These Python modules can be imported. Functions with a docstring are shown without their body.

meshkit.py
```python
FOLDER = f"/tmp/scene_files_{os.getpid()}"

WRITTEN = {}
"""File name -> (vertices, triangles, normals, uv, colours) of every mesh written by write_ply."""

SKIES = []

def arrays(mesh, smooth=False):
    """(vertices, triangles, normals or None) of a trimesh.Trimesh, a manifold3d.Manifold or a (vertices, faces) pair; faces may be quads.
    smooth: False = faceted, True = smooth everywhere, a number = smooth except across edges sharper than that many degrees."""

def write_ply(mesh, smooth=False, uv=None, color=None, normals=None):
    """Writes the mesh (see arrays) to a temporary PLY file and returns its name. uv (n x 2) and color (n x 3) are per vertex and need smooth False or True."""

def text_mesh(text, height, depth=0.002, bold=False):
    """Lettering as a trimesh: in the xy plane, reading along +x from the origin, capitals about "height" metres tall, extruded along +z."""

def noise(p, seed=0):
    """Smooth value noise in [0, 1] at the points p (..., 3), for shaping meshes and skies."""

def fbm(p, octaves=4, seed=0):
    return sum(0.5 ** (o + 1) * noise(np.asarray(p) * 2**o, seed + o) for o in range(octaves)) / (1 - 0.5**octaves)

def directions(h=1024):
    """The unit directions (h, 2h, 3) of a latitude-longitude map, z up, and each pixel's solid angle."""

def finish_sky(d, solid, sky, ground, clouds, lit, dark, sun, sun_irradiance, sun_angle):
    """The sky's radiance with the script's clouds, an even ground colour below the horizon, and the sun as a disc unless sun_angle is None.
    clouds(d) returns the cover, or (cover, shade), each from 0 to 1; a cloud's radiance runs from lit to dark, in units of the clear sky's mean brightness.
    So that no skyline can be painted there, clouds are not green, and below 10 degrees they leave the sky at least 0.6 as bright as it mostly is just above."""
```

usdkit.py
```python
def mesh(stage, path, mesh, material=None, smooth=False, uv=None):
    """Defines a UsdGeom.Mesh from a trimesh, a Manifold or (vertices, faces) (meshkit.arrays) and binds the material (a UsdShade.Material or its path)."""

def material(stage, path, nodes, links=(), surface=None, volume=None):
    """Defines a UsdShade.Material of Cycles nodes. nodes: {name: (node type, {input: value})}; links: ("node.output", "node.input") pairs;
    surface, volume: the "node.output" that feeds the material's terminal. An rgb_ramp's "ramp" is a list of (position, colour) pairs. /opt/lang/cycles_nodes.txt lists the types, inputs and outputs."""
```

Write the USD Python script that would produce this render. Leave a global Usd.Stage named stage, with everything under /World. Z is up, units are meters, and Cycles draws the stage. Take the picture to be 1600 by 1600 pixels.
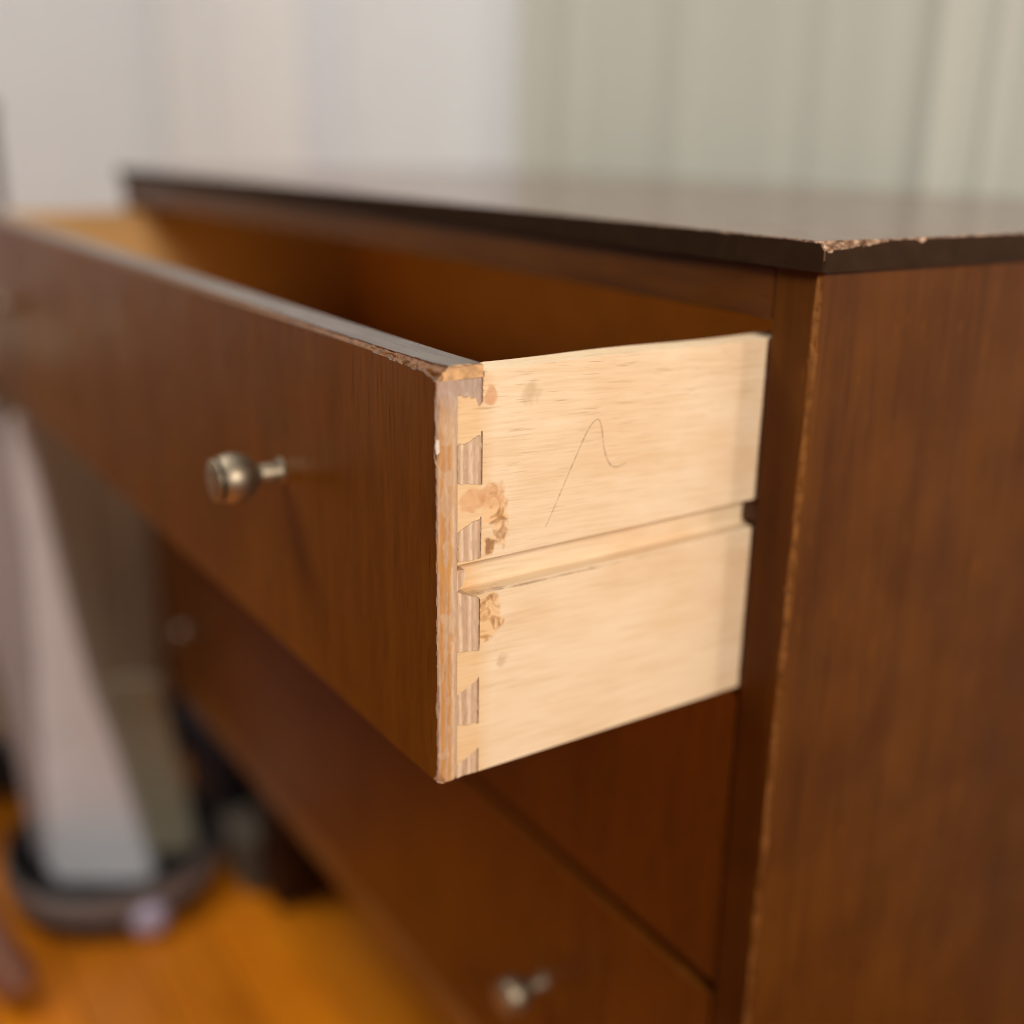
import math
import random
import numpy as np
import trimesh
import manifold3d as m3
from shapely.geometry import Polygon, box as sbox
from shapely.ops import unary_union
from pxr import Gf, Sdf, Usd, UsdGeom, UsdLux, UsdShade
import meshkit
import usdkit

random.seed(7)
rng = np.random.default_rng(7)
stage = Usd.Stage.CreateInMemory()
UsdGeom.SetStageUpAxis(stage, UsdGeom.Tokens.z)
UsdGeom.SetStageMetersPerUnit(stage, 1.0)
UsdGeom.Xform.Define(stage, "/World")
UsdGeom.Scope.Define(stage, "/World/Looks")
FZ = 0.56            # height of the lower edge of the top drawer above the floor

# ------------------------------------------------------------------ camera
cam = UsdGeom.Camera.Define(stage, "/World/camera")
RIGHT, DOWN, FWD = (np.array(v) for v in ((0.55076819, 0.83448494, 0.01700852), (0.2678771, -0.15742827, -0.95050418), (-0.7905038, 0.52806366, -0.31024589)))
CPOS = np.array([0.2841, -0.3211, 0.2184 + FZ])
M = np.eye(4)
M[0, :3], M[1, :3], M[2, :3], M[3, :3] = RIGHT, -DOWN, -FWD, CPOS
UsdGeom.Xformable(cam).AddTransformOp().Set(Gf.Matrix4d(M.tolist()))
cam.CreateHorizontalApertureAttr(36.0)
cam.CreateVerticalApertureAttr(36.0)
cam.CreateFocalLengthAttr(1779.3 / 1600 * 36)
cam.CreateClippingRangeAttr(Gf.Vec2f(0.01, 50))
cam.CreateFStopAttr(2.55)
cam.CreateFocusDistanceAttr(0.385)
cam.CreateExposureAttr(0.0)

# ------------------------------------------------------------------ light: windows of the room and its bright ceiling
def rect_light(name, pos, target, w, h, power, color):
    l = UsdLux.RectLight.Define(stage, "/World/" + name)
    z = np.array(pos, float) - np.array(target, float)
    z /= np.linalg.norm(z)
    x = np.cross([0, 0, 1.0], z) if abs(z[2]) < 0.99 else np.array([1.0, 0, 0])
    x /= np.linalg.norm(x)
    y = np.cross(z, x)
    A = np.eye(4)
    A[0, :3], A[1, :3], A[2, :3], A[3, :3] = x, y, z, pos
    UsdGeom.Xformable(l).AddTransformOp().Set(Gf.Matrix4d(A.tolist()))
    l.CreateWidthAttr(w)
    l.CreateHeightAttr(h)
    l.CreateIntensityAttr(power)
    l.CreateColorAttr(Gf.Vec3f(*color))
    return l

rect_light("window_right", (1.05, -0.25, 1.22), (0, -0.1, 0.64), 0.36, 0.32, 42.5, (1.0, 0.938, 0.872))
rect_light("window_back_right", (0.80, 0.45, 1.05), (0, 0, 0.65), 0.11, 0.32, 18.0, (1.0, 0.97, 0.91))
rect_light("window_front_left", (-1.1, -1.35, 2.45), (-0.3, 0, 0.6), 0.9, 0.9, 11.5, (1.0, 0.97, 0.92))
rect_light("ceiling_light", (-0.8, -1.0, 2.9), (-0.8, -0.999, 0), 2.6, 2.6, 1.5, (0.99, 0.98, 0.97))

# ------------------------------------------------------------------ helpers
names = {}

def numbered(parent, name):
    k = names.get((parent, name), 0)
    names[(parent, name)] = k + 1
    return f"{parent}/{name}" + (f"_{k:03d}" if k else "")

BASE = {}

def props(prim, label=None, category=None, group=None, kind=None):
    for k, v in (("label", label), ("category", category), ("group", group), ("kind", kind)):
        if v:
            prim.SetCustomDataByKey(k, v)
    return prim

def thing(name, label, category, base, group=None, kind=None):
    path = numbered("/World", name)
    x = UsdGeom.Xform.Define(stage, path)
    x.AddTranslateOp().Set(Gf.Vec3d(*map(float, base)))
    BASE[path] = np.array(base, float)
    props(x.GetPrim(), label, category, group, kind)
    return path

def part(parent, name, mesh, mat, smooth=False, label=None, wear=None, kind=None):
    """A mesh given in world coordinates becomes a child of the thing or part PARENT."""
    path = numbered(parent, name)
    root = "/".join(path.split("/")[:3])
    v, f, n = meshkit.arrays(mesh, smooth)
    base = BASE.get(root, np.zeros(3))
    g = usdkit.mesh(stage, path, (v - base, f), "/World/Looks/" + mat)
    if n is not None:
        g.CreateNormalsAttr([Gf.Vec3f(*map(float, q)) for q in n])
        g.SetNormalsInterpolation("vertex")
    if wear is not None:
        UsdGeom.PrimvarsAPI(g).CreatePrimvar("wear", Sdf.ValueTypeNames.FloatArray, "vertex").Set([float(w) for w in wear])
    props(g.GetPrim(), label, kind=kind)
    return path

def rbox(lo, hi, r=0.001, seg=8):
    """A box with rounded edges: the hull of eight small spheres."""
    lo, hi = np.array(lo, float), np.array(hi, float)
    r = min(r, 0.49 * (hi - lo).min())
    s = m3.Manifold.sphere(r, seg)
    return m3.Manifold.batch_hull([s.translate([float(q) for q in np.where([i, j, k], hi - r, lo + r)]) for i in (0, 1) for j in (0, 1) for k in (0, 1)])

def plain_box(lo, hi):
    lo, hi = np.array(lo, float), np.array(hi, float)
    b = trimesh.creation.box(hi - lo)
    b.apply_translation((lo + hi) / 2)
    return b

def prism(poly, axis, a, b):
    """Extrudes a shapely polygon. axis x: (y, z) outline; y: (x, z); z: (x, y)."""
    geoms = getattr(poly, "geoms", [poly])
    m = trimesh.util.concatenate([trimesh.creation.extrude_polygon(g, b - a, engine="earcut") for g in geoms])
    v = np.array(m.vertices)
    o = np.empty_like(v)
    if axis == "x":
        o[:, 0], o[:, 1], o[:, 2] = v[:, 2] + a, v[:, 0], v[:, 1]
        return trimesh.Trimesh(o, m.faces, process=False)
    if axis == "y":
        o[:, 0], o[:, 1], o[:, 2] = v[:, 0], v[:, 2] + a, v[:, 1]
        return trimesh.Trimesh(o, m.faces[:, ::-1], process=False)
    o[:] = v + [0, 0, a]
    return trimesh.Trimesh(o, m.faces, process=False)

def revolve(profile, center, axis, seg=48):
    """profile: (radius, height) pairs; axis: the unit direction of the height."""
    m = trimesh.creation.revolve(np.array(profile, float), sections=seg)
    T = trimesh.geometry.align_vectors([0, 0, 1], axis)
    T[:3, 3] = center
    m.apply_transform(T)
    return m

def lines(lo, hi, zones, coarse):
    """Grid lines from lo to hi: spacing "coarse", but "fine" within each zone (from, to, fine)."""
    out, x = [lo], lo
    while x < hi - 1e-9:
        step = coarse
        for a, b, fine in zones:
            if a - 1e-9 <= x < b:
                step = min(step, fine)
            elif x < a:
                step = min(step, max(a - x, 1e-6))
        x = min(x + step, hi)
        out.append(x)
    return np.array(out)

def worn_box(xs, ys, zs, edges, seed=0):
    """A box on the given grid lines whose edges are worn off. edges: {("x+", "z-"): f(p) -> bevel width}. Returns (mesh, wear per vertex)."""
    lo, hi = np.array([xs[0], ys[0], zs[0]]), np.array([xs[-1], ys[-1], zs[-1]])
    L = [np.asarray(xs), np.asarray(ys), np.asarray(zs)]
    V, F, n = [], [], 0
    for ax in range(3):
        u, v = [(1, 2), (2, 0), (0, 1)][ax]
        U, W = np.meshgrid(L[u], L[v], indexing="ij")
        for side in (0, 1):
            P = np.empty(U.shape + (3,))
            P[..., u], P[..., v], P[..., ax] = U, W, (lo, hi)[side][ax]
            idx = np.arange(U.size).reshape(U.shape) + n
            q = np.stack([idx[:-1, :-1], idx[1:, :-1], idx[1:, 1:], idx[:-1, 1:]], -1).reshape(-1, 4)
            if side == 0:
                q = q[:, ::-1]
            V.append(P.reshape(-1, 3))
            F.append(q)
            n += U.size
    V, F = np.vstack(V), np.vstack(F)
    key = np.round(V * 1e6).astype(np.int64)
    _, first, inv = np.unique(key, axis=0, return_index=True, return_inverse=True)
    inv = inv.ravel()
    V, F = V[first], inv[F]
    F = np.vstack([F[:, [0, 1, 2]], F[:, [0, 2, 3]]])
    P = V.copy()
    wear = np.zeros(len(V))
    sides = {"x-": (0, -1), "x+": (0, 1), "y-": (1, -1), "y+": (1, 1), "z-": (2, -1), "z+": (2, 1)}
    for (a, b), f in edges.items():
        (i, si), (j, sj) = sides[a], sides[b]
        da = (hi[i] - V[:, i]) if si > 0 else (V[:, i] - lo[i])
        db = (hi[j] - V[:, j]) if sj > 0 else (V[:, j] - lo[j])
        near = np.nonzero(da + db < 0.012)[0]
        c = f(V[near])
        s = da[near] + db[near]
        d = np.clip(c - s, 0, None) / 2
        P[near, i] -= si * d
        P[near, j] -= sj * d
        wear[near] = np.maximum(wear[near], np.clip((c - s) / 0.0006 + 0.3, 0, 1) * (c > 1e-5))
    return trimesh.Trimesh(P, F, process=False), wear

def nz(p, freq, seed=0, octaves=3):
    return meshkit.fbm(np.asarray(p) * np.asarray(freq, float), octaves, seed)

def edge(base, amp=0.0, freq=300.0, seed=0, power=2.0):
    return lambda p: base + amp * np.clip(nz(p, freq, seed) * 1.6 - 0.3, 0, 1) ** power

# ------------------------------------------------------------------ materials
class Mat:
    """Collects nodes and links of one material."""
    def __init__(self, name):
        self.name, self.n, self.l, self.k = name, {}, [], 0

    def node(self, kind, _links=None, **inputs):
        self.k += 1
        name = f"{kind}_{self.k}"
        self.n[name] = (kind, inputs)
        for i, src in (_links or {}).items():
            self.l.append((src, f"{name}.{i}"))
        return name

    def coords(self):
        return self.node("texture_coordinate") + ".object"

    def mapped(self, src, scale=(1, 1, 1), loc=(0, 0, 0), rot=(0, 0, 0)):
        return self.node("mapping", {"vector": src}, scale=scale, location=loc, rotation=rot) + ".vector"

    def noise(self, src, scale=1.0, detail=3.0, rough=0.55, dist=0.0):
        return self.node("noise_texture", {"vector": src}, scale=scale, detail=detail, roughness=rough, distortion=dist) + ".fac"

    def ramp(self, src, stops):
        return self.node("rgb_ramp", {"fac": src}, ramp=stops) + ".color"

    def rng(self, src, a, b, lo=0.0, hi=1.0):
        return self.node("map_range", {"value": src}, from_min=a, from_max=b, to_min=lo, to_max=hi, clamp=True) + ".result"

    def math(self, kind, a, b=None, v=None):
        ln = {"value1": a}
        kw = {"math_type": kind}
        if b is not None:
            ln["value2"] = b
        if v is not None:
            kw["value2"] = v
        return self.node("math", ln, **kw) + ".value"

    def mix(self, fac, a, b, mode="mix"):
        """fac, a, b: node outputs or constants."""
        ln, kw = {}, {"mix_type": mode}
        for key, val in (("fac", fac), ("color1", a), ("color2", b)):
            if isinstance(val, str):
                ln[key] = val
            else:
                kw[key] = val
        return self.node("mix", ln, **kw) + ".color"

    def bump(self, h, strength=0.3, distance=0.0005, normal=None):
        ln = {"height": h}
        if normal:
            ln["normal"] = normal
        return self.node("bump", ln, strength=strength, distance=distance) + ".normal"

    def done(self, color, rough=0.5, normal=None, spec=0.5, links=None, **extra):
        ln, kw = dict(links or {}), {"specular_ior_level": spec, **extra}
        for key, val in (("base_color", color), ("roughness", rough)):
            if isinstance(val, str):
                ln[key] = val
            else:
                kw[key] = val
        if normal:
            ln["normal"] = normal
        p = self.node("principled_bsdf", ln, **kw)
        usdkit.material(stage, "/World/Looks/" + self.name, self.n, self.l, surface=p + ".BSDF")

AX = {"x": (0.06, 1, 1), "y": (1, 0.06, 1), "z": (1, 1, 0.06)}

def lacquered(name, grain, dark, mid, light, worn, rough=0.33, fine=420.0, blotch=14.0, bump=0.25, specks=0.0, spec=0.4, wnoise=0.9, pore=0.55, **extra):
    """Stained, lacquered wood with the grain along one axis; the primvar "wear" bares it."""
    m = Mat(name)
    c = m.coords()
    g = m.mapped(c, AX[grain])
    n1 = m.noise(g, fine, 4, 0.65, 0.3)
    n2 = m.noise(g, fine * 0.17, 3, 0.5, 0.8)
    n3 = m.noise(c, blotch, 3, 0.5)
    s = m.math("add", m.math("multiply", n1, v=0.5), m.math("multiply", n2, v=0.5))
    col = m.ramp(s, [(0.3, dark), (0.5, mid), (0.72, light)])
    col = m.mix(m.rng(n3, 0.35, 0.7), col, m.mix(1.0, col, (0.76, 0.70, 0.62), "multiply"))
    pores = m.rng(m.noise(m.mapped(c, tuple(0.35 * a if a < 1 else a for a in AX[grain])), fine * 2.2, 2, 0.5), 0.60, 0.70)
    col = m.mix(m.math("multiply", pores, v=pore), col, tuple(0.35 * q for q in dark))
    if specks:
        sp = m.rng(m.noise(m.mapped(c, tuple(0.3 if a < 1 else a for a in AX[grain])), 170.0, 2, 0.5), 0.66, 0.78, 0, specks)
        col = m.mix(sp, col, tuple(min(1, 2.2 * q) for q in light))
    w = m.node("attribute", attribute="wear") + ".fac"
    wn = m.noise(c, 420.0, 3, 0.6)
    wmask = m.rng(m.math("add", w, m.math("multiply", m.math("subtract", wn, v=0.5), v=wnoise)), 0.35, 0.35 + 0.4 * (1 if wnoise > 0.5 else 1.6))
    wcol = m.ramp(m.noise(c, 260.0, 3, 0.6), [(0.3, tuple(0.45 * q for q in worn)), (0.5, worn), (0.7, tuple(min(1, 1.25 * q) for q in worn))])
    col = m.mix(wmask, col, wcol)
    r = m.math("add", m.math("multiply", m.noise(c, 35.0, 4, 0.6), v=0.34), v=rough - 0.17)
    r = m.node("mix_float", {"fac": wmask, "a": r}, b=0.75) + ".result"
    h = m.math("add", m.math("multiply", n1, v=0.6), m.math("multiply", pores, v=-0.6))
    cw = extra.pop("coat_weight", None)
    lk = {"coat_weight": m.math("multiply", m.math("subtract", m.node("value", value=1.0) + ".value", wmask), v=cw)} if cw else None
    m.done(col, r, m.bump(h, bump, 0.0004), spec=spec, links=lk, **extra)
    return m

WALNUT = dict(dark=(0.064, 0.0170, 0.0010), mid=(0.112, 0.0325, 0.0020), light=(0.155, 0.050, 0.0042), worn=(0.22, 0.088, 0.018))
lacquered("walnut_front", "z", rough=0.36, spec=0.15, fine=760, blotch=7, bump=0.3, pore=0.85, dark=(0.115, 0.0310, 0.0012), mid=(0.170, 0.0500, 0.0022), light=(0.205, 0.066, 0.0038), worn=(0.20, 0.075, 0.014))
lacquered("walnut_side", "z", rough=0.5, fine=230, blotch=26, bump=0.2, specks=0.28, spec=0.12, wnoise=0.25, dark=(0.068, 0.0190, 0.0008), mid=(0.095, 0.0280, 0.0014), light=(0.120, 0.0385, 0.0026), worn=(0.20, 0.078, 0.018))
lacquered("walnut_rail", "x", rough=0.4, fine=300, blotch=14, **WALNUT)
lacquered("walnut_inner", "y", (0.05, 0.016, 0.004), (0.09, 0.03, 0.007), (0.12, 0.045, 0.011), (0.3, 0.13, 0.05), rough=0.55, fine=260)
lacquered("strip_top", "x", (0.075, 0.052, 0.038), (0.125, 0.09, 0.068), (0.18, 0.135, 0.105), (0.20, 0.083, 0.026), rough=0.32, spec=0.6, coat_weight=0.38, coat_roughness=0.3, fine=700, blotch=60, bump=0.6)
lacquered("walnut_floor_glow", "x", (0.15, 0.047, 0.004), (0.23, 0.078, 0.008), (0.30, 0.11, 0.014), (0.3, 0.13, 0.03), rough=0.4, fine=300)  # bottom panel's walnut, lightened to orange: the floor's reflection painted into the colour
lacquered("leg_wood", "z", (0.018, 0.005, 0.002), (0.03, 0.009, 0.003), (0.045, 0.014, 0.005), (0.2, 0.09, 0.03), rough=0.45)

def slab_material():
    m = Mat("slab_top")
    c = m.coords()
    g = m.mapped(c, AX["x"])
    n1 = m.noise(g, 330.0, 4, 0.6, 0.4)
    col = m.ramp(n1, [(0.3, (0.045, 0.018, 0.008)), (0.5, (0.085, 0.036, 0.017)), (0.72, (0.13, 0.06, 0.03))])
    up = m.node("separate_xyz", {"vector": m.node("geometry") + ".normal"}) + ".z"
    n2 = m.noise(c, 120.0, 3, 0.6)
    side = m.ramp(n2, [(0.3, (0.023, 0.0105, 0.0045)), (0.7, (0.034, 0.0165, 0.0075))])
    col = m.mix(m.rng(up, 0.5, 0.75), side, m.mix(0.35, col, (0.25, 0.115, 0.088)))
    w = m.node("attribute", attribute="wear") + ".fac"
    wmask = m.rng(m.math("add", w, m.math("multiply", m.math("subtract", m.noise(c, 1500.0, 3, 0.6), v=0.5), v=1.1)), 0.35, 0.7)
    wcol = m.ramp(m.noise(m.mapped(c, (1, 0.35, 1)), 700.0, 3, 0.65), [(0.36, (0.06, 0.028, 0.015)), (0.5, (0.21, 0.115, 0.065)), (0.66, (0.55, 0.37, 0.25))])
    col = m.mix(wmask, col, wcol)
    r = m.math("add", m.math("multiply", m.noise(c, 50.0, 4, 0.6), v=0.12), v=0.12)
    r = m.node("mix_float", {"fac": wmask, "a": r}, b=0.8) + ".result"
    gl = m.math("multiply", m.rng(up, 0.5, 0.75), m.math("subtract", m.node("value", value=1.0) + ".value", wmask))
    r = m.node("mix_float", {"fac": gl, "b": r}, a=0.6) + ".result"
    m.done(col, r, m.bump(n1, 0.05, 0.0002), coat_roughness=0.2, links={"coat_weight": m.math("multiply", gl, v=0.30), "specular_ior_level": m.rng(gl, 0.0, 1.0, 0.05, 0.35)})
slab_material()

def ellipse(m, c, center, radii, warp, amount, soft=0.3):
    """A mask of 0..amount inside an ellipse in the y, z plane whose border is frayed by noise."""
    sc = (0.0, 1 / radii[0], 1 / radii[1])
    p = m.mapped(c, sc, (0.0, -center[0] / radii[0], -center[1] / radii[1]))
    d = m.node("vector_math", {"vector1": p}, math_type="length") + ".value"
    return m.rng(m.math("add", d, warp), 1 - soft, 1.0, amount, 0.0)

def side_material(by, bz, name="drawer_side_wood", stains=True):
    """Pale bare wood with fine lengthwise grain, flecks, and brown glue stains. by, bz: the thing's base, so that stains sit where they are."""
    m = Mat(name)
    c = m.coords()
    cc = m.mapped(c, rot=(0.035, 0, 0))
    n1 = m.noise(m.mapped(cc, (1, 0.05, 1)), 900.0, 4, 0.6, 0.25)
    n2 = m.noise(m.mapped(cc, (1, 0.16, 1)), 90.0, 3, 0.5, 0.5)
    n3 = m.noise(m.mapped(cc, (1, 0.6, 1)), 34.0, 3, 0.55)
    s = m.math("add", m.math("multiply", n1, v=0.66), m.math("multiply", n2, v=0.34))
    col = m.ramp(s, [(0.3, (0.655, 0.475, 0.28)), (0.5, (0.735, 0.56, 0.36)), (0.70, (0.78, 0.615, 0.42))])
    col = m.mix(m.rng(n3, 0.42, 0.66, 0, 0.6), col, m.mix(1.0, col, (0.92, 0.80, 0.69), "multiply"))
    sp = m.node("separate_xyz", {"vector": c})
    z = sp + ".z"
    tail = m.rng(sp + ".y", -0.1295 - by, -0.1225 - by, 0.75, 0.0)
    col = m.mix(tail, col, m.mix(1.0, col, (0.93, 0.79, 0.60), "multiply"))
    fl = m.rng(m.noise(m.mapped(cc, (1, 0.045, 1)), 1500.0, 2, 0.5), 0.62, 0.72)
    topw = m.rng(z, FZ + 0.085 - bz, FZ + 0.146 - bz, 0.10, 0.55)
    col = m.mix(m.math("multiply", fl, topw), col, (0.30, 0.17, 0.075))
    dk = m.rng(m.noise(m.mapped(cc, (1, 0.09, 1)), 700.0, 1, 0.5), 0.76, 0.79)
    topd = m.rng(z, FZ + 0.125 - bz, FZ + 0.144 - bz, 0.0, 0.55)
    col = m.mix(m.math("multiply", dk, topd), col, (0.10, 0.05, 0.02))
    if stains:
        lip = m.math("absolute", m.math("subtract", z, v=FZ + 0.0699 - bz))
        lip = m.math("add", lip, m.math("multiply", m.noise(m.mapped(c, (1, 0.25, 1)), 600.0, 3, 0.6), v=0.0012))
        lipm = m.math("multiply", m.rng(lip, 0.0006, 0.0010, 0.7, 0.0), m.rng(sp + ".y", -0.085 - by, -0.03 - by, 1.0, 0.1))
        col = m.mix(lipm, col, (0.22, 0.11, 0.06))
        wn = m.math("multiply", m.math("subtract", m.noise(c, 130.0, 2, 0.5, 0.8), v=0.5), v=2.0)
        brown = m.ramp(m.noise(c, 150.0, 2, 0.5, 1.6), [(0.36, (0.27, 0.12, 0.042)), (0.47, (0.50, 0.26, 0.10)), (0.56, (0.72, 0.46, 0.23))])
        for (y, zz), rad, amt in (((-0.1225, 0.1015), (0.0058, 0.0078), 0.85), ((-0.1200, 0.0925), (0.0032, 0.007), 0.75), ((-0.1245, 0.0865), (0.0028, 0.0042), 0.9), ((-0.1245, 0.061), (0.0058, 0.0085), 0.88), ((-0.1265, 0.056), (0.0032, 0.006), 0.9)):
            col = m.mix(ellipse(m, c, (y - by, FZ + zz - bz), rad, wn, amt), col, brown)
        pink = m.ramp(m.noise(c, 300.0, 2, 0.5), [(0.3, (0.55, 0.28, 0.13)), (0.7, (0.66, 0.37, 0.18))])
        wn2 = m.math("multiply", wn, v=0.8)
        for (y, zz), rad, amt in (((-0.1238, 0.1395), (0.0027, 0.0048), 0.85), ((-0.131, 0.1045), (0.0075, 0.0045), 0.75), ((-0.1225, 0.1055), (0.0055, 0.005), 0.55)):
            col = m.mix(ellipse(m, c, (y - by, FZ + zz - bz), rad, wn2, amt), col, pink)
        grey = (0.47, 0.32, 0.17)
        for (y, zz), rad, amt in (((-0.1085, 0.1385), (0.0042, 0.0055), 0.55), ((-0.1185, 0.042), (0.0035, 0.0035), 0.5)):
            col = m.mix(ellipse(m, c, (y - by, FZ + zz - bz), rad, m.math("multiply", wn, v=0.9), amt, 0.6), col, grey)
    m.done(col, 0.55, m.bump(m.math("add", n1, m.math("multiply", fl, v=-0.7)), 0.18, 0.0004), spec=0.35)

def ply_material(by, bz):
    """The sawn end of the plywood front: plies run up and down, smeared with old finish."""
    m = Mat("plywood_end")
    c = m.coords()
    sx = m.node("separate_xyz", {"vector": c})
    y = sx + ".y"
    wob = m.math("multiply", m.math("subtract", m.noise(m.mapped(c, (1, 1, 0.12)), 260.0, 3, 0.6), v=0.5), v=0.0022)
    yy = m.math("add", y, wob)
    t = m.rng(yy, -0.145 - by, -0.1274 - by)
    A, B, C, D, E_ = (0.46, 0.215, 0.065), (0.47, 0.315, 0.20), (0.58, 0.41, 0.26), (0.44, 0.285, 0.175), (0.54, 0.385, 0.255)
    col = m.ramp(t, [(0, (0.25, 0.14, 0.09)), (0.05, (0.45, 0.30, 0.2)), (0.09, A), (0.17, (0.46, 0.23, 0.085)), (0.21, D), (0.27, A), (0.31, (0.50, 0.30, 0.14)), (0.36, C), (0.40, B), (0.46, D), (0.50, C), (0.54, (0.66, 0.495, 0.345)), (0.58, B), (0.66, D), (0.70, E_), (0.75, (0.65, 0.49, 0.345)), (0.80, B), (0.88, E_), (0.93, D), (1.0, (0.26, 0.155, 0.10))])
    n = m.noise(m.mapped(c, (1, 1, 0.25)), 900.0, 4, 0.65)
    col = m.mix(0.9, col, m.ramp(n, [(0.28, (0.88, 0.84, 0.80)), (0.5, (1.05, 1.04, 1.03)), (0.72, (1.22, 1.22, 1.22))]), "multiply")
    sm = m.rng(m.noise(m.mapped(c, (1, 1, 0.45)), 150.0, 3, 0.55, 0.6), 0.55, 0.58, 0, 0.6)
    col = m.mix(sm, col, m.ramp(n, [(0.3, (0.44, 0.285, 0.175)), (0.7, (0.58, 0.41, 0.27))]))
    am = m.rng(m.noise(m.mapped(c, (1, 1, 0.3)), 210.0, 3, 0.55, 0.4), 0.56, 0.61, 0, 0.5)
    amb = m.math("multiply", am, m.rng(y, -0.139 - by, -0.1355 - by, 1.0, 0.0))
    col = m.mix(amb, col, (0.50, 0.235, 0.045))
    # the upper end is greyer with rubbed old finish
    z = sx + ".z"
    up = m.math("multiply", m.rng(z, FZ + 0.132 - bz, FZ + 0.1415 - bz), m.rng(n, 0.3, 0.6, 0.5, 0.95))
    col = m.mix(up, col, m.ramp(n, [(0.3, (0.26, 0.17, 0.125)), (0.6, (0.42, 0.30, 0.235)), (0.75, (0.60, 0.46, 0.37))]))
    w = m.node("attribute", attribute="wear") + ".fac"
    wm = m.rng(w, 0.3, 0.9, 0, 0.8)
    col = m.mix(wm, col, m.ramp(n, [(0.35, (0.30, 0.18, 0.11)), (0.6, (0.55, 0.40, 0.29))]))
    m.done(col, 0.5, m.bump(n, 0.4, 0.0005), spec=0.4)

def simple(name, color, rough=0.6, var=0.12, scale=40.0, spec=0.5, stretch=(1, 1, 1), bump=0.1, dist=0.001, **extra):
    m = Mat(name)
    c = m.mapped(m.coords(), stretch)
    n = m.noise(c, scale, 4, 0.6)
    col = m.ramp(n, [(0.25, tuple(q * (1 - var) for q in color)), (0.75, tuple(min(1, q * (1 + var)) for q in color))])
    m.done(col, rough, m.bump(n, bump, dist), spec=spec, **extra)

simple("strip_end", (0.52, 0.29, 0.125), 0.5, 0.5, 260)
simple("brass", (0.34, 0.275, 0.19), 0.5, 0.35, 160, metallic=1.0, bump=0.05)
simple("brass_dark", (0.05, 0.035, 0.02), 0.4, 0.3, 160, metallic=0.6)
simple("pencil", (0.46, 0.31, 0.19), 0.6, 0.25, 700)
simple("chip_white", (0.80, 0.70, 0.60), 0.6, 0.15, 900)
simple("slot_dark", (0.05, 0.02, 0.012), 0.8, 0.3, 300)
simple("drawer_inside", (0.80, 0.38, 0.06), 0.5, 0.2, 60, stretch=(1, 0.08, 1))
simple("drawer_side_orange", (0.70, 0.40, 0.14), 0.5, 0.15, 60, stretch=(1, 0.08, 1))
simple("wall_white", (0.845, 0.855, 0.84), 0.7, 0.02, 12)
simple("wall_grey", (0.82, 0.83, 0.83), 0.7, 0.02, 12)
simple("wall_band", (0.93, 0.915, 0.875), 0.6, 0.02, 12)
simple("wall_band_cool", (0.82, 0.83, 0.845), 0.6, 0.02, 12)
simple("curtain_cloth", (0.585, 0.57, 0.48), 0.9, 0.06, 9, spec=0.15, stretch=(3, 3, 0.15))
simple("bag_white", (0.82, 0.82, 0.84), 0.7, 0.05, 30)
simple("bag_grey", (0.40, 0.35, 0.345), 0.7, 0.08, 30)
simple("board_beige", (0.42, 0.37, 0.255), 0.8, 0.1, 30)
simple("hamper_cloth", (0.50, 0.385, 0.26), 0.9, 0.12, 30, stretch=(1, 1, 0.2))
simple("black_plastic", (0.012, 0.011, 0.013), 0.5, 0.2, 60)
simple("grey_band", (0.19, 0.165, 0.155), 0.5, 0.08, 60)
simple("lilac", (0.45, 0.40, 0.52), 0.4, 0.08, 60)
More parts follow.
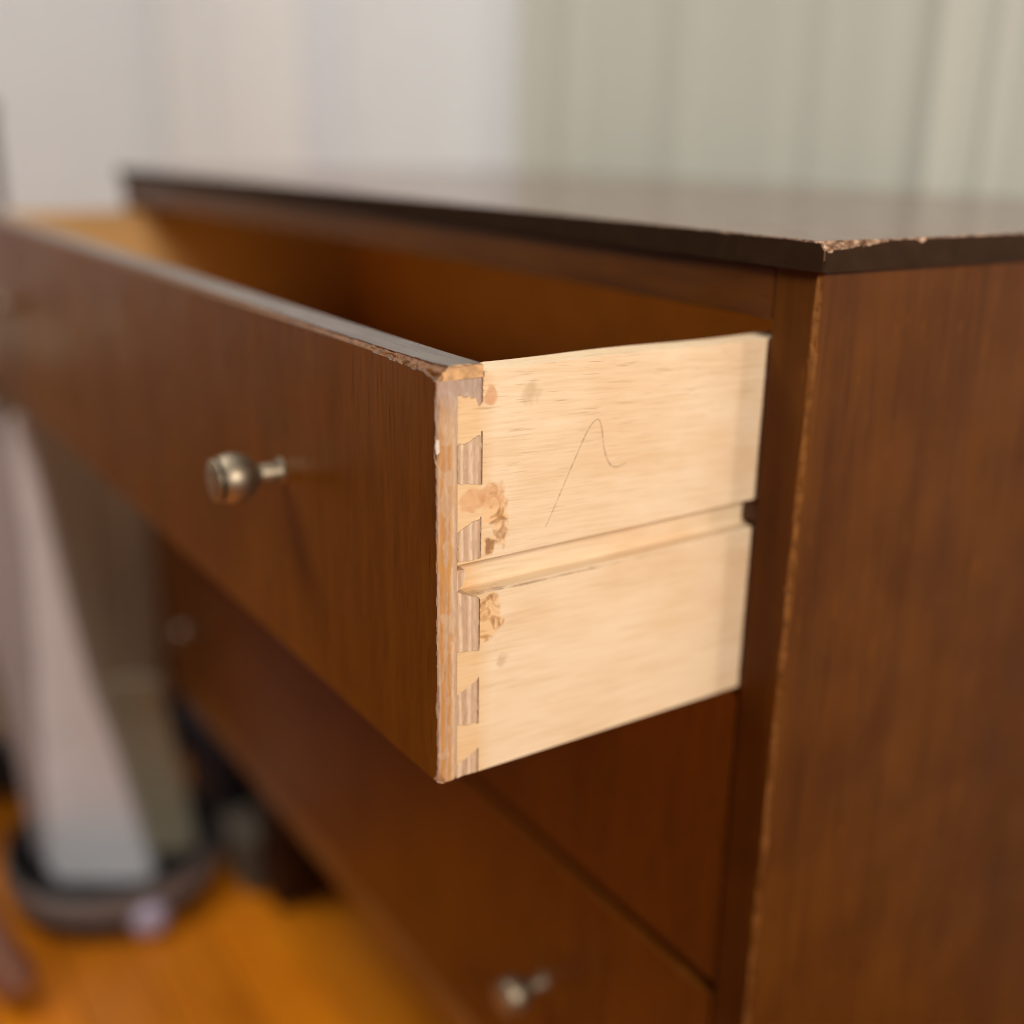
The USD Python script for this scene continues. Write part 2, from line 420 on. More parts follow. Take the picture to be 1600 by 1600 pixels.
simple("stool_wood", (0.22, 0.085, 0.045), 0.45, 0.15, 80, stretch=(1, 1, 0.1))
simple("navy_box", (0.012, 0.013, 0.022), 0.6, 0.2, 60)
simple("taupe_box", (0.10, 0.08, 0.055), 0.7, 0.15, 60)
for i, k in enumerate((1.0, 0.86, 1.12, 0.95)):
    m = Mat(f"floor_board_{i}")
    c = m.coords()
    n = m.noise(m.mapped(c, (0.07, 1, 1)), 190.0, 4, 0.6, 0.4)
    n2 = m.noise(m.mapped(c, (0.2, 1, 1)), 12.0, 3, 0.5)
    col = m.ramp(m.math("add", m.math("multiply", n, v=0.5), m.math("multiply", n2, v=0.5)), [(0.3, (0.34 * k, 0.090 * k, 0.003)), (0.5, (0.56 * k, 0.165 * k, 0.005)), (0.7, (0.66 * k, 0.225 * k, 0.008))])
    m.done(col, 0.3, m.bump(n, 0.1, 0.0004))

# ------------------------------------------------------------------ the setting
fl = thing("floor", None, None, (0, 0, 0), kind="structure")
part(fl, "subfloor", plain_box((-3.2, -2.2, -0.06), (1.6, 0.62, -0.0205)), "slot_dark")
r2 = random.Random(3)
yb = -2.2
while yb < 0.62:
    xb = -3.2 + r2.uniform(-0.9, 0)
    while xb < 1.6:
        ln = r2.uniform(0.9, 1.6)
        a, b = max(xb, -3.2), min(xb + ln, 1.6)
        if b - a > 0.02:
            part(fl, "plank", rbox((a + 0.0006, yb + 0.0007, -0.02), (b - 0.0006, yb + 0.0693, r2.uniform(-0.0006, 0.0)), 0.0015, 4), f"floor_board_{r2.randrange(4)}")
        xb += ln
    yb += 0.07

wl = thing("back_wall", None, None, (-0.5, 0.60, 0), kind="structure")
part(wl, "plaster", plain_box((-2.62, 0.58, 0), (1.6, 0.66, 2.6)), "wall_white")
part(wl, "corner_board", rbox((-2.56, 0.566, 0.001), (-2.28, 0.5795, 2.6), 0.003), "wall_band")
part(wl, "panel_board", rbox((-2.21, 0.568, 0.121), (-1.76, 0.5795, 2.6), 0.003), "wall_band")
part(wl, "corner_board", rbox((-1.75, 0.570, 0.001), (-1.60, 0.5795, 2.6), 0.003), "wall_band_cool")
part(wl, "skirting", rbox((-2.28, 0.562, 0.001), (-1.75, 0.5795, 0.12), 0.004), "wall_white")
ww = thing("side_wall", None, None, (-2.6, 0, 0), kind="structure")
part(ww, "plaster", plain_box((-2.70, -2.2, 0), (-2.6205, 0.66, 2.6)), "wall_grey")
part(ww, "skirting", rbox((-2.62, -2.2, 0.001), (-2.603, 0.56, 0.12), 0.004), "wall_white")

# the curtain behind the dresser: one folded cloth with a hem and a rod
cu = thing("curtain", "sage beige curtain hanging in soft folds behind the dresser", "curtain", (-0.2, 0.52, 0.02))
xs = np.linspace(-0.968, 0.12, 620)
def fold(x):
    a = 0.0036 * np.sin((x + 0.06 * np.sin(7 * x)) * 34) + 0.0020 * np.sin(x * 61 + 1.3) + 0.0012 * np.sin(x * 97 + 0.4)
    a += -0.010 * np.exp(-((x + 0.345) / 0.012) ** 2) - 0.007 * np.exp(-((x + 0.30) / 0.009) ** 2)
    a += 0.010 * np.exp(-((x + 0.915) / 0.022) ** 2) - 0.006 * np.exp(-((x + 0.86) / 0.02) ** 2)
    return 0.515 + a
ys = fold(xs)
ribbon = Polygon(np.vstack([np.c_[xs, ys], np.c_[xs, ys + 0.003][::-1]]))
part(cu, "cloth", prism(ribbon, "z", 0.10, 2.2), "curtain_cloth", smooth=40)
hem = Polygon(np.vstack([np.c_[xs, ys - 0.0008], np.c_[xs, ys + 0.0038][::-1]]))
part(cu, "hem", prism(hem, "z", 0.02, 0.0995), "curtain_cloth", smooth=40)
rod = trimesh.creation.cylinder(0.012, 1.2, sections=24)
rod.apply_transform(trimesh.transformations.rotation_matrix(math.pi / 2, [0, 1, 0]))
rod.apply_translation((-0.40, 0.515, 2.215))
part(cu, "rod", rod, "brass", smooth=40)

# ------------------------------------------------------------------ the dresser carcass
W0 = -0.893                  # its left side
ZB, ZT = FZ - 0.357, FZ + 0.1753
DEP = 0.43
dr = thing("dresser", "dark brown walnut dresser with chipped top corner and open top drawer", "dresser", (W0 / 2, 0.2, 0))

xs = lines(W0 - 0.0034, 0.0034, [(-0.20, 0.004, 0.0006), (-0.9, -0.88, 0.0015)], 0.006)
ys = lines(-0.0030, DEP, [(-0.004, 0.08, 0.0006), (0.08, 0.25, 0.002)], 0.012)
zs = lines(ZT + 0.0003, ZT + 0.0111, [(ZT, ZT + 0.012, 0.0006)], 0.001)
def slab_front(p):
    base = 0.0006 + 0.0012 * np.clip(nz(p, (160, 160, 160), 4) - 0.6, 0, 1) * 3
    corner = np.exp(-((p[:, 0] - 0.0034) / 0.006) ** 2) * 0.0007
    return base * 0.6 + corner + 0.0008 * np.clip(nz(p, 420, 9) - 0.62, 0, 1) * 5
def slab_right(p):
    d = p[:, 1] + 0.003
    big = np.where(d < 0.034, 0.0031 * (1 - d / 0.036) ** 0.8 * (0.65 + 0.7 * nz(p, 320, 5)), 0)
    nick = 0.0013 * np.exp(-((d - 0.052) / 0.0022) ** 2)
    return 0.0005 + big + nick + 0.0009 * np.clip(nz(p, 300, 12) - 0.6, 0, 1) * 5
slab, wear = worn_box(xs, ys, zs, {("y-", "z+"): slab_front, ("x+", "z+"): slab_right, ("x+", "y-"): edge(0.0006, 0.0008, 500, 3)})
v = slab.vertices
wear = wear * (v[:, 2] > ZT + 0.0045) * np.where(np.abs(v[:, 1] + 0.003) + np.abs(v[:, 0] - 0.0026) < 0.5, 1, 1)
wear = np.where((v[:, 2] < ZT + 0.0085) & (wear < 0.9) , 0, wear)
wr = np.clip(wear, 0, 1)
slab.vertices[:, 2] += np.where((wear > 0.3), (nz(v, 900, 31) - 0.5) * 0.0011, 0)
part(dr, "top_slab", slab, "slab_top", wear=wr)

def right_edge(p):
    return 0.0015 + 0.0013 * np.clip(nz(p * [1, 1, 0.12], 420, 21) * 1.5 - 0.35, 0, 1) + 0.0022 * np.clip(nz(p * [1, 1, 0.5], 330, 23) - 0.64, 0, 1) * 2.2
sp, wear = worn_box(lines(-0.0225, 0.0, [(-0.004, 0.0, 0.0005)], 0.003), lines(0.0, DEP, [(0.0, 0.004, 0.0005)], 0.03), lines(ZB, ZT, [(ZB, ZT, 0.0012)], 0.0012),
                    {("x+", "y-"): right_edge, ("x-", "y-"): edge(0.0008, 0.0006, 200, 5)})
wl_ = wear * (sp.vertices[:, 0] > -0.006) * np.clip(0.35 + 1.1 * nz(sp.vertices, (1, 1, 60), 81), 0.3, 1)
part(dr, "side_panel", sp, "walnut_side", wear=wl_)
part(dr, "side_panel", rbox((W0, 0.0, ZB), (W0 + 0.0225, DEP, ZT), 0.001), "walnut_side")
part(dr, "top_rail", rbox((W0 + 0.0226, 0.0004, FZ + 0.1555), (-0.0226, 0.022, ZT - 0.0002), 0.0008), "walnut_rail")
part(dr, "bottom_panel", rbox((W0 + 0.0226, 0.0003, ZB + 0.0002), (-0.0226, DEP - 0.011, ZB + 0.020), 0.0008), "walnut_floor_glow")
part(dr, "back_panel", plain_box((W0 + 0.0226, DEP - 0.0105, ZB + 0.001), (-0.0226, DEP - 0.0045, ZT - 0.0005)), "walnut_inner")
part(dr, "dust_panel", rbox((W0 + 0.0226, 0.025, FZ - 0.0042), (-0.0226, DEP - 0.012, FZ - 0.0012), 0.0004), "walnut_inner")
for s in (0, 1):
    x0, x1 = ((-0.0306, -0.0224), (W0 + 0.0224, W0 + 0.0306))[s]
    part(dr, "drawer_runner", rbox((x0, 0.0015, FZ + 0.0740), (x1, 0.36, FZ + 0.0825), 0.0008), "walnut_inner")
for x, y in ((-0.705, 0.06), (-0.19, 0.06), (-0.705, 0.36), (-0.19, 0.36)):
    r0 = m3.Manifold.hull(rbox((x - 0.027, y - 0.027, ZB - 0.012), (x + 0.027, y + 0.027, ZB - 0.0003), 0.003) + rbox((x - 0.019, y - 0.019, 0.001), (x + 0.019, y + 0.019, 0.01), 0.003))
    part(dr, "leg", r0, "leg_wood")
part(dr, "leg_rail", rbox((-0.677, 0.046, ZB - 0.04), (-0.218, 0.074, ZB - 0.0006), 0.002), "leg_wood")

# ------------------------------------------------------------------ drawers
XS = -0.0239                 # outer face of the right drawer side
XL = W0 - XS                 # of the left one
def knob(parent, x, y, z):
    """A round metal knob on a neck, with a grooved face."""
    prof = [(0.0, 0.0), (0.0060, 0.0), (0.0061, 0.0004), (0.0056, 0.0009), (0.0047, 0.0012), (0.0044, 0.004), (0.0044, 0.0080), (0.0041, 0.0095), (0.0042, 0.0110), (0.0049, 0.0119)]
    R, c0 = 0.0108, 0.0215
    for a in np.linspace(math.radians(27), math.radians(121), 20):
        prof.append((R * math.sin(a), c0 - R * math.cos(a)))
    f0 = c0 - R * math.cos(math.radians(121))
    body = prof + [(0.0070, f0 - 0.0002), (0.0070, f0 + 0.0016), (0.0, f0 + 0.0016)]
    k = part(parent, "knob", revolve(body, (x, y, z), (0, -1, 0)), "brass", smooth=35)
    cap = [(0.0, f0 + 0.0017), (0.0088, f0 + 0.0017), (0.0092, f0 + 0.0020), (0.0090, f0 + 0.0025), (0.0080, f0 + 0.0031), (0.0055, f0 + 0.0036), (0.0, f0 + 0.0038)]
    part(k, "knob_face", revolve(cap, (x, y, z), (0, -1, 0)), "brass", smooth=35)
    ring = [(0.0071, f0), (0.0078, f0), (0.0078, f0 + 0.0015), (0.0071, f0 + 0.0015), (0.0071, f0)]
    part(k, "knob_groove", revolve(ring, (x, y, z), (0, -1, 0)), "brass_dark", smooth=35)

YF = -0.145
dw = thing("drawer", "open top drawer pulled out of the dresser, dovetail joint showing", "drawer", (W0 / 2, -0.05, FZ))
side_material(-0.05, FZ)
side_material(-0.05, FZ, "drawer_side_plain", False)
ply_material(-0.05, FZ)

# front board: the veneered lap, worn along its vertical end
def lap_edge(p):
    z = p[:, 2] - FZ
    c = 0.0003 + 0.0005 * np.clip(nz(p, (500, 500, 260), 41) * 1.6 - 0.5, 0, 1) + 0.0009 * np.clip(nz(p, (300, 300, 110), 42) - 0.62, 0, 1) * 3
    c += 0.0012 * np.exp(-((z - 0.1235) / 0.0050) ** 2) + 0.0010 * np.exp(-((z - 0.137) / 0.004) ** 2) + 0.0026 * np.exp(-(z / 0.0035) ** 2) + 0.0006 * np.exp(-((z - 0.031) / 0.003) ** 2)
    return c
xs = lines(XL, XS, [(-0.032, XS, 0.0005), (-0.16, -0.032, 0.0008)], 0.006)
ys = lines(YF, YF + 0.0078, [(YF, YF + 0.004, 0.0005)], 0.001)
zs = lines(FZ, FZ + 0.1455, [(FZ, FZ + 0.1455, 0.0007)], 0.0007)
def under(p):
    near = np.clip((p[:, 0] - XS + 0.03) / 0.03, 0, 1)
    return 0.0006 + 0.0018 * near * nz(p, 350, 44)
lap, wear = worn_box(xs, ys, zs, {("x+", "y-"): lap_edge, ("y-", "z-"): under, ("x+", "z-"): edge(0.0006, 0.0018, 400, 46)})
# the veneer is the outermost skin: faces that look forward; the rest is ply
fn = lap.face_normals
isv = (lap.triangles_center[:, 1] < YF + 0.0012) & (fn[:, 1] < -0.85)
def sub(mesh, mask, w):
    f = mesh.faces[mask]
    u, inv = np.unique(f, return_inverse=True)
    return trimesh.Trimesh(mesh.vertices[u], inv.reshape(-1, 3), process=False), w[u]
core = trimesh.creation.box((XS - XL - 0.0242, 0.0098, 0.1455 - 0.0002))
core.apply_translation(((XS + XL) / 2, YF + 0.0078 + 0.0049 - 0.0002, FZ + 0.1455 / 2))
ends, wends = sub(lap, ~isv, wear)
fp = part(dw, "front_panel", trimesh.util.concatenate([ends, core]), "plywood_end", wear=np.concatenate([wends * 0.7, np.zeros(len(core.vertices))]), label="plywood front panel with plies bare at its end")
ven, wven = sub(lap, isv, wear)
part(fp, "veneer", ven, "walnut_front", wear=wven * 0.5, label="dark brown walnut veneer")

# solid strip along the top edge, chipped towards its right end
xs = lines(XL, XS, [(-0.13, XS, 0.0005), (-0.26, -0.13, 0.001)], 0.004)
ys = lines(YF, YF + 0.0176, [(YF, YF + 0.006, 0.0005)], 0.0015)
zs = lines(FZ + 0.14551, FZ + 0.1502, [(FZ + 0.145, FZ + 0.151, 0.0005)], 0.0005)
def strip_front(p):
    near = np.clip((p[:, 0] + 0.088) / 0.05, 0, 1)
    n = nz(p, (260, 260, 260), 51)
    c = 0.0011 + 0.0005 * nz(p, (90, 300, 300), 52) + near * (0.0003 + 0.0019 * np.clip(n * 1.7 - 0.45, 0, 1))
    return c + 0.0013 * np.exp(-((p[:, 0] - XS) / 0.005) ** 2)
strip, wear = worn_box(xs, ys, zs, {("y-", "z+"): strip_front, ("x+", "z+"): edge(0.0003, 0.0004, 500, 53), ("x+", "y-"): lambda p: 0.0006 + 0.0020 * nz(p, 300, 54), ("y+", "z+"): edge(0.0005)})
vv = strip.vertices
vv[:, 2] -= np.where(wear > 0.25, (nz(vv, 380, 57)) * 0.0008, 0)
vv[:, 1] += np.where(wear > 0.25, (nz(vv, 420, 58)) * 0.0008, 0)
ef = (strip.face_normals[:, 0] > 0.8) & (strip.triangles_center[:, 0] > XS - 0.0012)
a, wa = sub(strip, ~ef, wear)
isf = (a.face_normals[:, 1] < -0.85)
av, wv = sub(a, isf, wa)
a, wa = sub(a, ~isf, wa)
part(fp, "veneer", av, "walnut_front", label="veneer edge in front of the top strip", wear=wv * 0.0)
st = part(dw, "top_edge_strip", a, "strip_top", wear=np.clip(wa, 0, 1), label="grey-brown top edge strip with chipped front edge")
b, _ = sub(strip, ef, wear)
part(st, "end_grain", b, "strip_end", label="bare orange end of the strip")

# dovetail pins: outlines in (y, z) on the end of the front board
PIN = [
    [(-0.1372, 0.1455), (-0.1276, 0.1455), (-0.1276, 0.1372), (-0.1290, 0.1360), (-0.1302, 0.1392), (-0.1318, 0.1388), (-0.1330, 0.1398), (-0.1345, 0.1393), (-0.1358, 0.1402), (-0.1372, 0.1405)],
    [(-0.1372, 0.1235), (-0.1362, 0.1242), (-0.1350, 0.1238), (-0.1318, 0.1248), (-0.1292, 0.1262), (-0.1280, 0.1258), (-0.1280, 0.1092), (-0.1305, 0.1098), (-0.1330, 0.1104), (-0.1352, 0.1103), (-0.1372, 0.1112)],
    [(-0.1372, 0.0936), (-0.1345, 0.0950), (-0.1312, 0.0966), (-0.1280, 0.0972), (-0.1280, 0.0832), (-0.1372, 0.0832)],
    [(-0.1372, 0.0722), (-0.1352, 0.0712), (-0.1320, 0.0700), (-0.1282, 0.0684), (-0.1282, 0.0488), (-0.1322, 0.0494), (-0.1372, 0.0500)],
    [(-0.1372, 0.0335), (-0.1345, 0.0346), (-0.1310, 0.0364), (-0.1284, 0.0378), (-0.1284, 0.0202), (-0.1298, 0.0212), (-0.1320, 0.0206), (-0.1372, 0.0218)],
    [(-0.1372, 0.0060), (-0.1345, 0.0070), (-0.1310, 0.0086), (-0.1284, 0.0098), (-0.1284, 0.0012), (-0.1310, 0.0008), (-0.1372, 0.0006)],
]
def jag(pts, amp, seed):
    """Subdivides an outline and makes it slightly ragged."""
    r = np.random.default_rng(seed)
    out = []
    for p, q in zip(pts, pts[1:] + pts[:1]):
        p, q = np.array(p), np.array(q)
        n = max(1, int(np.linalg.norm(q - p) / 0.0009))
        for i in range(n):
            out.append(p + (q - p) * i / n + (r.normal(0, amp, 2) if i else 0))
    return Polygon(out).buffer(0)
SIDE_T = 0.012
pins = []
for i, pts in enumerate(PIN):
    w = jag([(y, z + FZ) for y, z in pts], 0.00012, 60 + i)
    pins.append(w)
    proud = (-0.0006, 0.0002, 0.0001, -0.0002, -0.0003, -0.0002)[i]
    part(fp, "dovetail_pin", prism(w, "x", XS - SIDE_T + 0.0003, XS + proud), "plywood_end", wear=None)
    # its twin on the far left end
    part(fp, "dovetail_pin", prism(w, "x", XL - proud, XL + SIDE_T - 0.0003), "plywood_end")

# right side board: tails between the pins, and the groove the runner slides in
YB = 0.245
outline = sbox(YF + 0.0079, FZ + 0.0008, YB, FZ + 0.1480)
top = [(y, FZ + 0.1480 + 0.00025 * math.sin(y * 70) - 0.0012 * max(0, 1 - abs(y + 0.1255) / 0.004)) for y in np.linspace(YB, -0.1270, 160)]
outline = Polygon([(YF + 0.0079, FZ + 0.0008), (YB, FZ + 0.0008)] + top + [(-0.1270, FZ + 0.1455), (YF + 0.0079, FZ + 0.1455)])
cut = unary_union([p.buffer(0.00012) for p in pins] + [sbox(-0.1281, FZ + 0.1092, -0.12745, FZ + 0.1275), sbox(-0.1283, FZ + 0.0500, -0.1279, FZ + 0.068), sbox(-0.1285, FZ + 0.0200, -0.1281, FZ + 0.0385), sbox(-0.1285, FZ, -0.1281, FZ + 0.0105), sbox(-0.1281, FZ + 0.0835, -0.1277, FZ + 0.098)])
board = outline.difference(cut)
G0, G1 = FZ + 0.0708, FZ + 0.0832       # the groove
tails = prism(board, "x", XS - SIDE_T, XS)
def to_m(t):
    t = t.copy()
    t.merge_vertices()
    return m3.Manifold(m3.Mesh(np.asarray(t.vertices, np.float32), np.asarray(t.faces, np.uint32)))
gp = prism(Polygon([(XS + 0.002, G1), (XS - 0.0070, G1), (XS - 0.0070, G0 + 0.0012), (XS - 0.0062, G0 + 0.0006), (XS - 0.0008, G0 + 0.0002), (XS - 0.0001, G0 - 0.0003), (XS + 0.002, G0 - 0.0003)]), "y", -0.1374, YB + 0.01)
gv = np.array(gp.vertices)
gv[:, 2] += np.where(gv[:, 1] > 0, 0.0034, -0.0010)          # it climbs slightly towards the back
gm = to_m(trimesh.Trimesh(gv, gp.faces, process=False))
solid = to_m(tails)
right = solid - gm if not solid.is_empty() else None
assert right is not None and right.volume() > 1e-5, "side board"
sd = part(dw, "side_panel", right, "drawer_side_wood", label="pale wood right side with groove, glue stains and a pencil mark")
# the pin that the groove runs through shows its cut: a pale half-round at the groove's end
arc = [(-0.1371 + 0.0052 * math.sin(a), G0 + 0.0058 - 0.0058 * math.cos(a)) for a in np.linspace(0, math.pi * 0.62, 14)]
part(fp, "groove_end", prism(Polygon([(-0.1371, G0)] + arc + [(-0.1371, arc[-1][1])]).buffer(0), "x", XS - 0.0075, XS - 0.0034), "plywood_end")

# the pencil stroke, a thin flat ribbon lying on the side
pm = np.array([(-0.1012, 0.0895), (-0.0972, 0.0970), (-0.0922, 0.1070), (-0.0882, 0.1148), (-0.0843, 0.1220), (-0.0815, 0.1252), (-0.0797, 0.1259), (-0.0784, 0.1240), (-0.0770, 0.1172), (-0.0750, 0.1110), (-0.0724, 0.1078), (-0.0700, 0.1072), (-0.0662, 0.1085)])
from scipy.interpolate import CubicSpline
tt = np.r_[0, np.cumsum(np.linalg.norm(np.diff(pm, axis=0), axis=1))]
cs = CubicSpline(tt, pm)
P = cs(np.linspace(0, tt[-1], 140))
T = np.gradient(P, axis=0)
T /= np.linalg.norm(T, axis=1, keepdims=True)
wd = 0.00029 * np.interp(np.linspace(0, 1, 140), [0, 0.1, 0.5, 0.65, 0.9, 1], [0.35, 0.8, 1.0, 0.85, 1.1, 0.6]) * np.clip(2.6 * nz(np.c_[P * 1500, np.zeros(140)], 1, 3, 2) - 0.45, 0.18, 1.15)
N = np.c_[-T[:, 1], T[:, 0]]
rib = Polygon(np.vstack([P + N * wd[:, None], (P - N * wd[:, None])[::-1]]) + [0, FZ]).buffer(0)
part(sd, "pencil_mark", prism(rib, "x", XS + 0.00001, XS + 0.00006), "pencil")

# left side, back and bottom of the drawer
left = prism(sbox(YF + 0.0079, FZ + 0.0008, YB, FZ + 0.1480).difference(unary_union([p.buffer(0.0001) for p in pins])), "x", XL, XL + SIDE_T)
part(dw, "side_panel", left, "drawer_side_orange", label="far left side of the drawer, seen from inside")
part(dw, "back_panel", plain_box((XL + SIDE_T + 0.0003, YB - 0.014, FZ + 0.012), (XS - SIDE_T - 0.0003, YB - 0.002, FZ + 0.145)), "drawer_inside")
part(dw, "bottom_panel", plain_box((XL + SIDE_T + 0.0003, YF + 0.0178, FZ + 0.0070), (XS - SIDE_T - 0.0003, YB - 0.0145, FZ + 0.0115)), "drawer_inside")
KX = (-0.1555, W0 + 0.1555)
for x in KX:
    knob(dw, x, YF - 0.0001, FZ + 0.0835)
# a pale splinter where the veneer has broken off the corner
chip = m3.Manifold.hull_points(np.array([(XS - 0.0002, YF + 0.0000, FZ + 0.1268), (XS - 0.0009, YF - 0.0001, FZ + 0.1245), (XS - 0.0004, YF + 0.0002, FZ + 0.1215), (XS + 0.0003, YF + 0.0008, FZ + 0.1265), (XS + 0.0002, YF + 0.0012, FZ + 0.1225), (XS - 0.0012, YF + 0.0010, FZ + 0.1240)], np.float32))
part(fp, "splinter", chip, "chip_white")

def closed_drawer(label, z0, z1):
    d = thing("drawer", label, "drawer", (W0 / 2, 0.0, z0))
    xs = lines(XL - 0.0003, XS + 0.0003, [(-0.06, XS + 0.0003, 0.0006)], 0.008)
    f, w = worn_box(xs, lines(0.0008, 0.0186, [(0.0, 0.005, 0.0006)], 0.003), lines(z0, z1, [(z1 - 0.005, z1, 0.0006)], 0.004),
                    {("y-", "z+"): edge(0.0009, 0.0012, 150, 71), ("x+", "y-"): edge(0.0006, 0.0006, 200, 72), ("y-", "z-"): edge(0.0008), ("x+", "z+"): edge(0.0012, 0.002, 300, 73)})
    part(d, "front_panel", f, "walnut_front", wear=w * (0.55))
    for s in (0, 1):
        x = (XS - SIDE_T, XL)[s]
        part(d, "side_panel", plain_box((x, 0.0188, z0 + 0.002), (x + SIDE_T, 0.36, z1 - 0.004)), "drawer_side_plain")
    part(d, "back_panel", plain_box((XL + SIDE_T + 0.0004, 0.347, z0 + 0.012), (XS - SIDE_T - 0.0004, 0.359, z1 - 0.008)), "drawer_inside")
    part(d, "bottom_panel", plain_box((XL + SIDE_T + 0.0004, 0.0188, z0 + 0.006), (XS - SIDE_T - 0.0004, 0.3465, z0 + 0.011)), "drawer_inside")
    return d
d2 = closed_drawer("closed middle drawer in shadow under the open drawer", FZ - 0.1515, FZ - 0.0035)
d3 = closed_drawer("closed bottom drawer of the dresser with its knob in view", FZ - 0.3345, FZ - 0.1585)
for x in KX:
    knob(d2, x, 0.0006, FZ - 0.0775)
    knob(d3, x, 0.0006, FZ - 0.2455)

# ------------------------------------------------------------------ blurred things on the floor beyond the dresser's left end
NV, TV = np.array([0.83043, -0.55712, 0]), np.array([0.55712, 0.83043, 0])
BK = np.array([-0.835, -0.085, 0.0])
def upright(outline, depth, thick, bulge=0.0):
    """A standing sheet: outline in metres (along TV, height above the drawer edge), its own distance and thickness."""
    poly = Polygon([(a, z + FZ) for a, z in outline]).buffer(0.004).simplify(0.001)
    m = trimesh.creation.extrude_polygon(poly, thick, engine="earcut")
    v = np.array(m.vertices)
    d = depth - v[:, 2] - bulge * (v[:, 0] * 8) ** 2
    w = BK + v[:, :1] * TV + d[:, None] * NV
    w[:, 2] = np.maximum(v[:, 1], 0.012)
    return trimesh.Trimesh(w, m.faces, process=False)

bs = thing("floor_basket", "round black floor basket with a grey band around its rim", "basket", BK)
part(bs, "bowl", revolve([(0.0, 0.001), (0.100, 0.001), (0.106, 0.006), (0.108, 0.058), (0.102, 0.058), (0.100, 0.010), (0.0, 0.009)], BK, (0, 0, 1), 64), "black_plastic", smooth=35)
part(bs, "rim_band", revolve([(0.1085, 0.026), (0.1115, 0.027), (0.1125, 0.038), (0.1115, 0.051), (0.1085, 0.052), (0.1085, 0.026)], BK, (0, 0, 1), 64), "grey_band", smooth=35)
g1 = upright([(-0.10, 0.02), (-0.053, -0.11), (-0.044, -0.177), (-0.049, -0.275), (-0.06, -0.423), (-0.067, -0.545), (-0.082, -0.53), (-0.089, -0.424), (-0.096, -0.333), (-0.104, -0.276)], 0.0, 0.012)
props(stage.GetPrimAtPath(part("/World", "grey_panel", g1, "bag_grey")), "slim grey panel standing left of the white one in the basket", "panel")
g2 = upright([(-0.046, -0.04), (-0.043, -0.17), (-0.047, -0.275), (-0.057, -0.423), (-0.062, -0.535), (-0.053, -0.546), (0.0, -0.548), (0.042, -0.546), (0.029, -0.468), (0.013, -0.383), (-0.002, -0.324), (-0.014, -0.253), (-0.025, -0.17), (-0.034, -0.09)], 0.020, 0.014)
props(stage.GetPrimAtPath(part("/World", "white_panel", g2, "bag_white")), "white tapering panel standing in the round black basket", "panel")
g3 = upright([(-0.03, -0.357), (0.013, -0.340), (0.048, -0.343), (0.057, -0.41), (0.068, -0.507), (0.074, -0.546), (0.051, -0.546), (0.021, -0.546), (0.0, -0.476), (-0.02, -0.373)], -0.035, 0.012)
props(stage.GetPrimAtPath(part("/World", "beige_board", g3, "board_beige")), "short beige board behind the white panel in the basket", "board")

hb = thing("laundry_hamper", "tall brown grey cloth hamper standing left of the dresser", "hamper", (-1.2, 0.02, 0))
part(hb, "cloth_body", rbox((-1.42, -0.46, 0.004), (-1.06, 0.24, FZ - 0.02), 0.03, 16), "hamper_cloth", smooth=40)
part(hb, "rim", rbox((-1.425, -0.465, FZ - 0.045), (-1.055, 0.245, FZ - 0.018), 0.012, 12), "board_beige", smooth=40)
part(hb, "base_trim", rbox((-1.427, -0.467, 0.002), (-1.053, 0.247, 0.10), 0.03, 16), "black_plastic", smooth=40)
for y in (-0.36, -0.14, 0.03, 0.15):
    part(hb, "stiffener", rbox((-1.063, y - 0.02, 0.102), (-1.054, y + 0.02, FZ - 0.048), 0.004), "hamper_cloth")

ball = trimesh.creation.icosphere(3, 0.019)
ball.apply_translation((-0.728, -0.082, 0.0195))
props(stage.GetPrimAtPath(part("/World", "small_ball", ball, "lilac", smooth=True)), "small pale lilac ball on the floor beside the black basket", "ball")

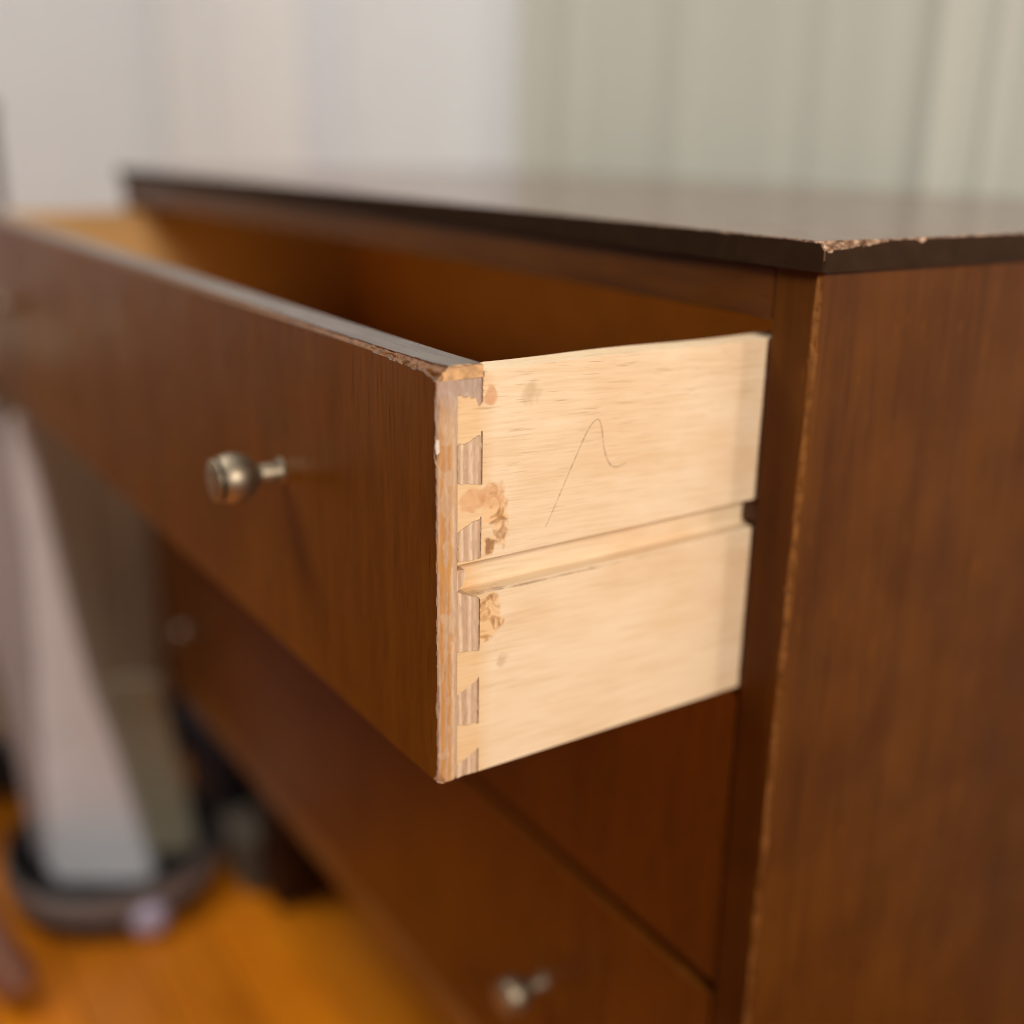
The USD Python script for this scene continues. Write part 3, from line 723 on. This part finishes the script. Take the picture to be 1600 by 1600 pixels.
def lidded(name, label, lo, hi, mat):
    t = thing(name, label, "box", ((lo[0] + hi[0]) / 2, (lo[1] + hi[1]) / 2, 0))
    part(t, "box_body", rbox(lo, (hi[0], hi[1], hi[2] - 0.02), 0.006), mat)
    part(t, "lid", rbox((lo[0] - 0.003, lo[1] - 0.003, hi[2] - 0.0195), (hi[0] + 0.003, hi[1] + 0.003, hi[2]), 0.004), mat)
lidded("storage_box", "dark blue black storage box on the floor under the dresser", (-0.96, 0.034, 0.001), (-0.803, 0.20, 0.13), "navy_box")
lidded("storage_box", "small taupe box on the floor between the round basket and the dresser leg", (-0.795, 0.022, 0.001), (-0.728, 0.125, 0.07), "taupe_box")

lidded("storage_box", "low black storage box on the floor left of the round basket", (-1.045, -0.40, 0.001), (-0.96, -0.215, 0.15), "black_plastic")
fs = thing("floor_stand", "thin dark upright stand near the wall at the far left edge", "stand", (-2.0, 0.075, 0))
part(fs, "pole", trimesh.creation.cylinder(0.011, segment=[(-2.0, 0.075, 0.018), (-2.0, 0.075, 0.80)], sections=20), "leg_wood", smooth=40)
part(fs, "base", revolve([(0.0, 0.001), (0.11, 0.001), (0.112, 0.008), (0.10, 0.016), (0.0, 0.018)], (-2.0, 0.075, 0), (0, 0, 1), 40), "leg_wood", smooth=35)
part(fs, "finial", revolve([(0.0, 0.80), (0.012, 0.80), (0.017, 0.812), (0.012, 0.828), (0.0, 0.834)], (-2.0, 0.075, 0), (0, 0, 1), 24), "leg_wood", smooth=35)
stk = thing("wooden_stick", "reddish brown wooden stick leaning on the hamper at the left edge", "stick", (-0.69, -0.214, 0))
p0, p1 = np.array([-0.690, -0.214, 0.002]), np.array([-1.045, -0.42, 0.575])
ax = (p1 - p0) / np.linalg.norm(p1 - p0)
LN = float(np.linalg.norm(p1 - p0)) + 0.06
part(stk, "shaft", revolve([(0.0, 0.030), (0.0200, 0.030), (0.0215, 0.10), (0.0215, 0.30), (0.0185, LN - 0.03), (0.0, LN - 0.03)], p0 + [0, 0, 0.012], ax, 24), "stool_wood", smooth=35)
part(stk, "ferrule", revolve([(0.0, 0.0), (0.0185, 0.0), (0.0205, 0.004), (0.0208, 0.0295), (0.0, 0.0295)], p0 + [0, 0, 0.016], ax, 24), "stool_wood", smooth=35)
part(stk, "knob", revolve([(0.0, LN - 0.0295), (0.018, LN - 0.0295), (0.022, LN - 0.015), (0.018, LN), (0.0, LN + 0.005)], p0 + [0, 0, 0.012], ax, 24), "stool_wood", smooth=35)
